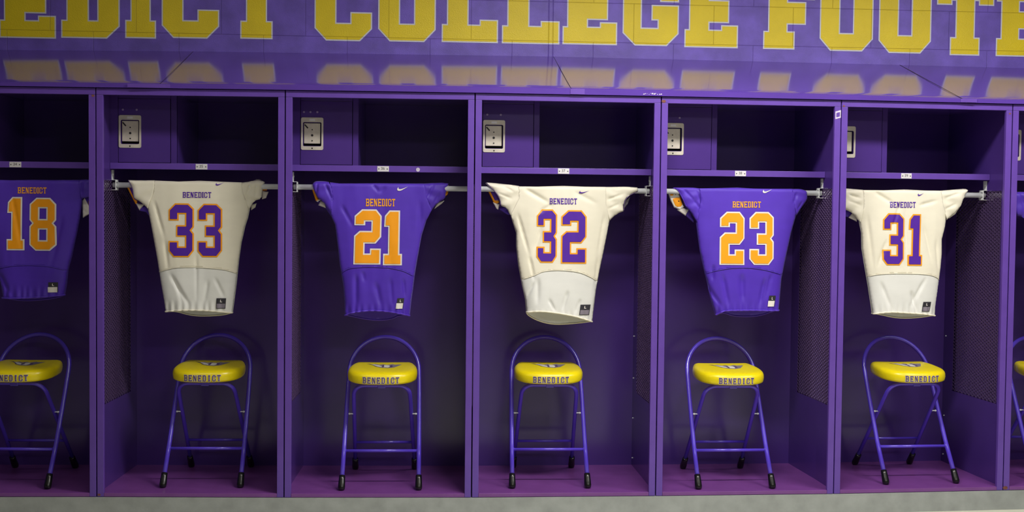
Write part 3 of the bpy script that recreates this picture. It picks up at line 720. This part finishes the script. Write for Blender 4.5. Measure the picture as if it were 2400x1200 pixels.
    # chest lettering
    if text:
        x0, x1, y0, y1, sh = text
        a = W((x0, y1)); b = W((x1, y1)); c = W((x0, y0)); c2 = W((x1, y0))
        hh = ((c[1] - a[1]) + (c2[1] - b[1])) / 2 * .84; W_ = b[0] - a[0]; wt = [1] * 8; wt[5] = .55; tot = sum(wt); x = a[0]
        bm = bmesh.new()
        for k, ch in enumerate('BENEDICT'):
            g = W_ * wt[k] / tot; f = (x - a[0]) / W_; zb_ = a[1] + (b[1] - a[1]) * f * .5 + hh * .04
            fill(bm, place(GL[ch](.25 if ch != 'I' else .55, .14), x + g * .08, zb_, g * .84, hh, 0), lambda x, z: fbody(x, z, .0022), st=.0055); x += g
        mk('team_name', bm, 'pltwill' if white else 'amber', fp, smooth='keep')['label'] = 'BENEDICT in %s block letters' % ('purple' if white else 'orange')
    for ch, x0, x1, y0, y1, sh in digits:
        a = W((x0, y1)); b = W((x1, y0)); lp_ = place(DIG[ch], a[0], a[1], b[0] - a[0], b[1] - a[1], sh)
        bm = bmesh.new(); fill(bm, lp_, lambda x, z: fbody(x, z, .0022), st=.0075, mi=0); fill(bm, inset(lp_, .0072), lambda x, z: fbody(x, z, .0044), st=.006, mi=1)
        mk('jersey_number', bm, ['orange', 'pltwill'] if white else ['pale', 'orange'], fp, smooth='keep')['label'] = ('purple digit %s edged in orange' if white else 'orange digit %s edged in white') % ch
    if swoosh:
        x0, x1, y0, y1 = swoosh; a = W((x0, y1)); b = W((x1, y0)); bm = bmesh.new()
        fill(bm, place([SW], a[0], a[1], b[0] - a[0], b[1] - a[1]), lambda x, z: fbody(x, z, .0025), st=.004)
        mk('chest_logo', bm, 'pltwill' if white else 'pale', fp, smooth='keep')['label'] = 'small curved tick logo'
    if tagp:
        x0, x1, y0, y1, sh = tagp; a = W((x0, y1)); b = W((x1, y0)); w_, h_ = b[0] - a[0], b[1] - a[1]
        def rect(u0, u1, v0, v1): return place([[(u0, v0), (u1, v0), (u1, v1), (u0, v1)]], a[0], a[1], w_, h_, sh)
        bm = bmesh.new(); fill(bm, rect(0, 1, 0, 1), lambda x, z: fbody(x, z, .0022), st=.006, mi=0)
        if white: fill(bm, rect(.06, .94, .05, .48), lambda x, z: fbody(x, z, .0030), st=.006, mi=2)
        else: fill(bm, rect(-.06, .92, -.05, .50), lambda x, z: fbody(x, z, .0030), st=.006, mi=1)
        fill(bm, place([[(0, 0), (1, 0), (1, .22), (.35, .22), (.35, 1), (0, 1)]], a[0] + w_ * .40 + sh * h_ * .65, a[1] + h_ * .62, w_ * .2, h_ * .24, sh), lambda x, z: fbody(x, z, .0034), mi=1)
        mk('size_tag', bm, ['ink', 'pale', 'vgrey'], lp, smooth='keep')['label'] = 'black and pale size tag marked L'
    return root

def fold(x, y, x2, y2, w_=.008, d=.008): return ((x, y), (x2, y2), w_, d)
# cream 33
jersey(1, 'cream football jersey with purple number 33, hung on the rod of locker 35', True,
       top=[(361, 423), (420, 425.5), (468, 423.5), (520, 426), (567, 427.5)],
       right=[(571, 454), (585, 490), (580.5, 511), (574.5, 529), (565.5, 568), (559.5, 610), (555, 655), (549, 703), (544.5, 734)],
       hem=[(500, 728.5), (450, 726.5), (412, 728), (389, 731.5)],
       left=[(388.5, 731), (384, 703), (376.5, 661), (369, 610), (361.5, 568), (354, 526), (346, 488), (361.5, 447)],
       lsleeve=[(300, 422), (330, 423), (362, 422.5), (363, 447), (347, 489), (343.5, 485.5), (330, 473), (313.5, 464.5), (312, 448), (307.5, 434.5)],
       rsleeve=[(566, 428), (588, 425), (603, 418), (621, 427), (615, 448), (613.5, 466), (595.5, 470.5), (585, 491), (569, 454)],
       seam=[(390, 637), (398, 630), (414, 626.5), (440, 625.5), (468, 626), (500, 628), (528, 631), (545, 636), (556, 641)],
       backhem=[(520, 741.5), (468, 744.5), (435, 740.5), (412, 733)],
       creases=[fold(362, 470, 388, 560, .007, .006), fold(388, 560, 397, 640, .008, .005), fold(462, 590, 464, 720, .005, .004), fold(400, 640, 450, 720, .009, .008), fold(505, 650, 530, 700, .007, .005), fold(415, 660, 432, 715, .007, .005), fold(490, 655, 480, 715, .008, .005), fold(590, 425, 572, 480, .004, .008), fold(604, 425, 598, 465, .004, .006)],
       cuffs=[[(301.5, 422.5), (309, 434.5), (313, 448), (314.5, 464)]],
       text=(429.6, 498, 448, 464, 0), digits=[('3', 397.5, 457, 477, 602, 0), ('3', 465, 523, 478, 602, 0)], swoosh=(507, 527, 427.5, 435), tagp=(509, 531, 698, 722, .06),
       rears=[([(293, 437), (313, 437), (318, 465), (318, 480), (313, 477)], 'orange', .030), ([(299, 440), (312, 438), (318, 470), (312, 468)], 'pltwill', .026), ([(314, 476), (336, 478), (323, 493)], 'pale', .030), ([(322, 484), (345, 482), (350, 512), (338, 497), (323, 494)], 'purple', .036),
              ([(610, 436), (624, 438), (624, 446), (611, 447)], 'orange', .032), ([(612, 446), (628, 449), (622, 464), (612, 467)], 'pale', .030), ([(585, 480), (599, 476), (596, 486), (586, 493)], 'cream', .036)], seed=1)
# purple 21
jersey(2, 'purple football jersey with orange number 21, hung on the rod of locker 36', False,
       top=[(773, 427), (795, 430), (840, 430), (890, 429.5), (940, 430), (994.5, 430)],
       right=[(1000, 463), (1012, 492), (999, 517), (988, 552), (978.7, 602.7), (972.3, 640.7), (967.6, 678.7), (964.4, 700.8), (960, 741)],
       hem=[(940.7, 735.7), (905.8, 729.3), (864.7, 727.7), (826.7, 732.5), (809, 740.4)],
       left=[(808.6, 740), (807.7, 710), (804.5, 669), (796.6, 621.7), (791.8, 577.3), (785.5, 527), (776, 506), (779, 463)],
       lsleeve=[(736, 426), (741, 424), (758.6, 424), (774, 427), (781, 463), (778, 506), (768, 488), (757, 472), (744.3, 464), (736.4, 448), (732, 432)],
       rsleeve=[(993, 430), (1016.7, 428.5), (1035.7, 427), (1051.5, 430), (1045, 447.5), (1043.6, 466.5), (1026, 474.4), (1012, 493), (998, 463)],
       seam=[(797, 640), (817, 628), (850, 625), (880, 625), (915, 627), (947, 634), (970, 648)],
       backhem=[(931, 743), (921.7, 750), (890, 754.7), (852, 751), (820, 743)],
       creases=[fold(762, 428, 779, 470, .005, .009), fold(745, 428, 742, 455, .004, .008), fold(873, 432, 890, 452, .006, .006), fold(890, 452, 905, 437, .006, .005), fold(800, 480, 830, 535, .008, .005), fold(1017, 432, 1000, 468, .005, .008), fold(1032, 450, 1015, 480, .004, .006), fold(850, 635, 855, 660, .008, .004), fold(835, 640, 835, 725, .01, .007), fold(945, 650, 950, 700, .006, .006), fold(880, 660, 895, 720, .012, .006), fold(915, 650, 920, 715, .008, .005), fold(985, 470, 985, 560, .01, .004)],
       text=(857.4, 927.4, 463.3, 484, 0), digits=[('2', 829, 893, 491, 619, 0.02), ('1', 898, 943, 493.4, 621, 0.01)], swoosh=(931, 957, 437, 447.5), tagp=(929, 945, 698, 721, .12),
       rears=[([(728.7, 441), (736, 441), (744, 465), (748, 468), (738.7, 471)], 'orange', .030), ([(738, 470.5), (746, 466), (751, 468), (743, 473.5)], 'pale', .031), ([(744, 481), (750, 470), (761, 474), (762.5, 488)], 'pale', .034), ([(742, 470), (760, 470), (776, 500), (774, 507), (761, 487), (746, 480)], 'purple', .042),
              ([(1042, 446), (1052, 444), (1050, 455), (1043, 461)], 'orange', .030), ([(1049, 432), (1053, 436), (1049, 452), (1047, 448)], 'pale', .034), ([(1024, 474), (1042, 470), (1036, 477), (1018, 490)], 'pale', .036)], seed=2)
# cream 32
jersey(3, 'cream football jersey with purple number 32, hung on the rod of locker 37', True,
       top=[(1215, 437), (1260, 437.5), (1319.5, 435.5), (1370, 437.5), (1419, 438)],
       right=[(1419.5, 479), (1428.8, 516), (1422.5, 549), (1414.6, 590), (1405, 634.4), (1397, 678.7), (1392.4, 716.8), (1387.7, 755)],
       hem=[(1365, 747), (1341.7, 740.5), (1297.4, 732.6), (1262.5, 729.4), (1234, 732.6)],
       left=[(1234, 732), (1231, 701), (1224.5, 672.4), (1215, 621.7), (1210, 577.4), (1210, 545.7), (1200.8, 517), (1197, 503), (1216, 464)],
       lsleeve=[(1138.5, 430), (1140, 427), (1170.7, 430), (1199, 433), (1217, 436), (1218.5, 464), (1199, 504), (1194, 503), (1188, 487.5), (1172.3, 482), (1170.7, 468), (1161, 450.7), (1143.8, 435)],
       rsleeve=[(1418, 438), (1440, 438), (1468.4, 437.4), (1493.8, 439.6), (1495.4, 448), (1471.6, 460), (1460.5, 476), (1461.5, 495), (1444.7, 501.4), (1428.8, 517), (1416, 479)],
       seam=[(1242, 655), (1252, 645), (1269, 636), (1290, 633), (1310, 632.5), (1340, 634.5), (1362, 639), (1382, 648), (1398, 659)],
       backhem=[(1370, 758.5), (1341.7, 762), (1297, 763.6), (1262.5, 755), (1238, 741)],
       creases=[fold(1213, 500, 1240, 600, .006, .008), fold(1240, 600, 1252, 660, .006, .007), fold(1252, 660, 1232, 700, .006, .006), fold(1416, 500, 1400, 600, .005, .006), fold(1400, 600, 1392, 690, .006, .006), fold(1225, 440, 1290, 478, .009, .007), fold(1295, 478, 1260, 500, .008, .005), fold(1345, 450, 1400, 478, .01, .004), fold(1175, 434, 1205, 450, .005, .006), fold(1165, 452, 1200, 466, .004, .006), fold(1440, 442, 1455, 440, .005, .006), fold(1422, 468, 1460, 455, .005, .008), fold(1424, 490, 1450, 478, .005, .006), fold(1285, 700, 1300, 730, .006, .006), fold(1330, 680, 1315, 730, .008, .006), fold(1260, 650, 1258, 715, .01, .006), fold(1270, 530, 1250, 600, .01, .005), fold(1360, 700, 1345, 735, .007, .005)],
       cuffs=[[(1140.5, 428.5), (1145, 434.5), (1162.5, 450.5), (1172, 468), (1173.5, 481)], [(1493.5, 449), (1472, 459), (1461.8, 474), (1462, 493)]],
       text=(1286.3, 1352, 462.7, 479, 0), digits=[('3', 1256, 1305, 491, 615, 0), ('2', 1313, 1374, 493, 617, 0)], swoosh=(1356, 1381, 446.5, 453.5), tagp=(1355.5, 1380, 713, 737, .12),
       rears=[([(1143.8, 446), (1166, 446), (1171, 474), (1165, 478), (1157, 474)], 'orange', .030), ([(1149, 448), (1168, 448), (1171, 470), (1160, 470)], 'pltwill', .026), ([(1156, 474), (1172, 478), (1168.5, 491.5), (1164, 489)], 'pale', .030), ([(1170, 486), (1190, 484), (1197, 504), (1190, 503), (1172, 491)], 'purple', .040),
              ([(1460, 474), (1480, 460), (1474, 478), (1463, 492)], 'vgrey', .032)], seed=3)
# purple 23
jersey(4, 'purple football jersey with orange number 23, hung on the rod of locker 38', False,
       top=[(1638, 441.6), (1680, 441), (1728, 439.5), (1765, 442), (1800, 442.5), (1856, 442.5)],
       right=[(1860, 474), (1866, 504), (1855.5, 540), (1848, 573), (1839, 615), (1831.5, 654), (1828.5, 690), (1825.5, 728.5)],
       hem=[(1800, 728.5), (1770, 727.5), (1725, 727.5), (1692, 728.5), (1678, 739)],
       left=[(1677, 738), (1668, 708), (1659, 666), (1650, 630), (1641, 588), (1633.5, 531), (1631, 510), (1640, 474)],
       lsleeve=[(1576, 441), (1581, 439.5), (1623, 439.5), (1640, 441.6), (1642, 474), (1633, 520), (1631, 518), (1618.5, 496), (1606.5, 485), (1599, 468), (1590, 450), (1584, 443)],
       rsleeve=[(1854, 443), (1875, 442.5), (1890, 447), (1893, 465), (1879.5, 484.5), (1866, 505), (1858, 474)],
       seam=[(1652, 640), (1674, 634), (1705, 628), (1740, 626), (1775, 629), (1800, 634), (1834, 644)],
       backhem=[(1810, 734), (1797, 740), (1770, 745.5), (1722, 744), (1705.5, 736)],
       creases=[fold(1600, 442, 1625, 470, .005, .008), fold(1625, 470, 1640, 490, .005, .007), fold(1630, 445, 1645, 480, .005, .006), fold(1670, 620, 1668, 660, .008, .008), fold(1650, 660, 1690, 720, .008, .008), fold(1690, 640, 1705, 722, .010, .007), fold(1735, 640, 1738, 715, .014, .008), fold(1790, 650, 1775, 722, .009, .008), fold(1805, 640, 1790, 700, .008, .005), fold(1866, 450, 1858, 480, .005, .008), fold(1880, 470, 1866, 495, .005, .006), fold(1745, 500, 1740, 640, .006, .003)],
       cuffs=[[(1585.5, 443.5), (1591.5, 450), (1600.5, 468), (1608, 484)]],
       text=(1713.6, 1781.4, 470, 487, 0), digits=[('2', 1683, 1743, 496.5, 620, 0), ('3', 1752, 1811, 497, 620, 0)], swoosh=(1785, 1808, 443.5, 452.5), tagp=(1795.5, 1812, 692, 716, .12),
       rears=[([(1568, 451), (1592, 450), (1606, 485), (1596, 492), (1582, 486), (1574, 470)], 'pale', .028), ([(1570, 452), (1581, 452), (1583, 459), (1573, 461)], 'orange', .0265), ([(1576, 465), (1586, 461), (1597, 461), (1603, 480), (1599, 486), (1589, 487), (1583, 483)], 'orange', .0265),
              ([(1584, 453), (1588, 453), (1588, 458), (1584, 458)], 'dark', .0255), ([(1589, 469), (1595, 468), (1596, 474), (1591, 475)], 'dark', .0245), ([(1590, 492), (1599, 485), (1618, 491), (1610, 506)], 'pale', .034), ([(1596, 484), (1620, 490), (1632, 516), (1630, 522), (1611, 505)], 'purple', .046),
              ([(1870, 494), (1878, 488), (1874, 496), (1870, 499)], 'pale', .036)], seed=4)
# cream 31
jersey(5, 'cream football jersey with purple number 31, hung on the rod of locker 39', True,
       top=[(2021, 445.5), (2070, 446), (2120, 444), (2165, 446.5), (2203, 447)],
       right=[(2206, 474), (2217.5, 511), (2214.5, 531), (2207, 561), (2207, 594), (2204, 630), (2198, 678), (2192, 720), (2190.5, 741)],
       hem=[(2160, 736), (2120, 733.5), (2078, 731), (2045, 736.5)],
       left=[(2045, 736), (2040.5, 705), (2034.5, 666), (2025.5, 615), (2020.4, 582), (2019.5, 546), (2014, 519), (2022, 480)],
       lsleeve=[(1968, 441), (1980.5, 441), (2023, 445), (2025, 480), (2015.5, 520), (2012, 518), (1997, 498.5), (1982, 492), (1972, 488), (1970, 465)],
       rsleeve=[(2202, 447), (2240, 444), (2267, 442), (2270, 446), (2258, 462), (2252, 483), (2235.5, 501), (2217.5, 516), (2204, 474)],
       seam=[(2038, 648), (2051, 642.5), (2084, 640.5), (2120, 640.5), (2150, 641.4), (2175, 643.5), (2189, 648), (2203, 655)],
       backhem=[(2168, 746.5), (2132, 749), (2102, 747), (2072, 740)],
       creases=[fold(2045, 448, 2095, 480, .008, .008), fold(2150, 482, 2195, 470, .007, .007), fold(1985, 455, 2018, 466, .005, .008), fold(1985, 470, 2018, 482, .005, .006), fold(2110, 470, 2085, 540, .006, .005), fold(2118, 490, 2122, 640, .006, .005), fold(2160, 520, 2180, 620, .007, .005), fold(2075, 560, 2052, 630, .008, .005), fold(2060, 660, 2085, 730, .009, .008), fold(2130, 680, 2140, 728, .008, .008), fold(2165, 650, 2125, 722, .008, .006), fold(2030, 500, 2045, 640, .008, .006), fold(2210, 465, 2250, 452, .006, .007), fold(2212, 490, 2240, 478, .005, .007), fold(2190, 560, 2196, 640, .006, .005)],
       text=(2082, 2142.5, 471, 487, 0), digits=[('3', 2063, 2116, 500, 621, 0.0), ('1', 2121.5, 2158, 502, 622, 0.01)], swoosh=(2147, 2162, 452, 459.5), tagp=(2153, 2173, 706.5, 729, .18),
       rears=[([(1994, 510), (2004, 497), (2015, 505), (2014, 520)], 'pale', .034), ([(1978, 490), (2000, 494), (2006, 506), (1994, 509), (1980, 505)], 'purple', .044), ([(2228, 508), (2240, 498), (2252, 484), (2256, 487), (2246, 502), (2232, 512)], 'cream', .036)], seed=5)
# purple 18
jersey(0, 'purple football jersey with orange number 18, cut by the left edge of the picture', False,
       top=[(-30, 421), (30, 422.5), (78, 421.5), (130, 422), (186, 421.5)],
       right=[(190, 445), (192, 465), (186, 511), (178.5, 550), (168, 598), (159, 634), (156, 664), (151, 692.5)],
       hem=[(120, 695), (90, 697), (40, 699.5), (7, 699.5)],
       left=[(6, 699), (2, 670), (-6, 634), (-14, 598), (-24, 550), (-32, 511), (-37, 465), (-35, 445)],
       lsleeve=[(-78, 420), (-60, 421), (-30, 421), (-33, 445), (-36, 466), (-50, 468), (-78, 464), (-74, 440)],
       rsleeve=[(185, 421.5), (205, 420), (213, 424), (214, 440), (213, 462), (204, 463), (192, 466), (189, 445)],
       seam=[(-8, 630), (30, 622), (78, 620), (125, 624), (162, 634)],
       backhem=[(130, 700), (90, 706), (50, 708), (20, 704)],
       creases=[fold(195, 425, 192, 460, .005, .009), fold(0, 640, 30, 690, .009, .007), fold(150, 500, 120, 640, .012, .006), fold(30, 450, 60, 600, .01, .003)],
       text=(44, 112.5, 437, 454, 0), digits=[('1', 20.4, 61.5, 462, 586, 0), ('8', 73.5, 135.6, 464, 587, 0)], tagp=(118.5, 140, 661, 683, 0),
       rears=[([(188, 470), (194, 463), (210, 490), (210, 499), (190, 511)], 'pale', .030), ([(203, 472), (208, 466), (214, 464), (214, 488), (209, 488), (204, 480)], 'orange', .027), ([(192, 463), (206, 460), (213, 464), (213, 494), (209, 494), (196, 472)], 'purple', .034)], seed=6)
# jersey at the right edge
jersey(6, 'purple football jersey at the right edge, only its sleeve in view', False,
       top=[(2432, 453), (2480, 453), (2560, 453), (2600, 453)],
       right=[(2604, 485), (2612, 520), (2600, 570), (2590, 640), (2582, 730)],
       hem=[(2540, 726), (2480, 726), (2452, 730)],
       left=[(2451, 730), (2442, 650), (2432, 590), (2424, 545), (2420, 522), (2430, 485)],
       lsleeve=[(2374, 450), (2400, 449), (2434, 453), (2434, 485), (2422, 545), (2408, 525), (2396, 508), (2380, 505), (2376, 480)],
       rsleeve=[], seam=[(2438, 640), (2510, 632), (2592, 640)], backhem=[(2550, 742), (2500, 744), (2460, 738)],
       creases=[fold(2390, 452, 2400, 500, .005, .008), fold(2412, 455, 2416, 520, .006, .008)], rears=[], seed=8)
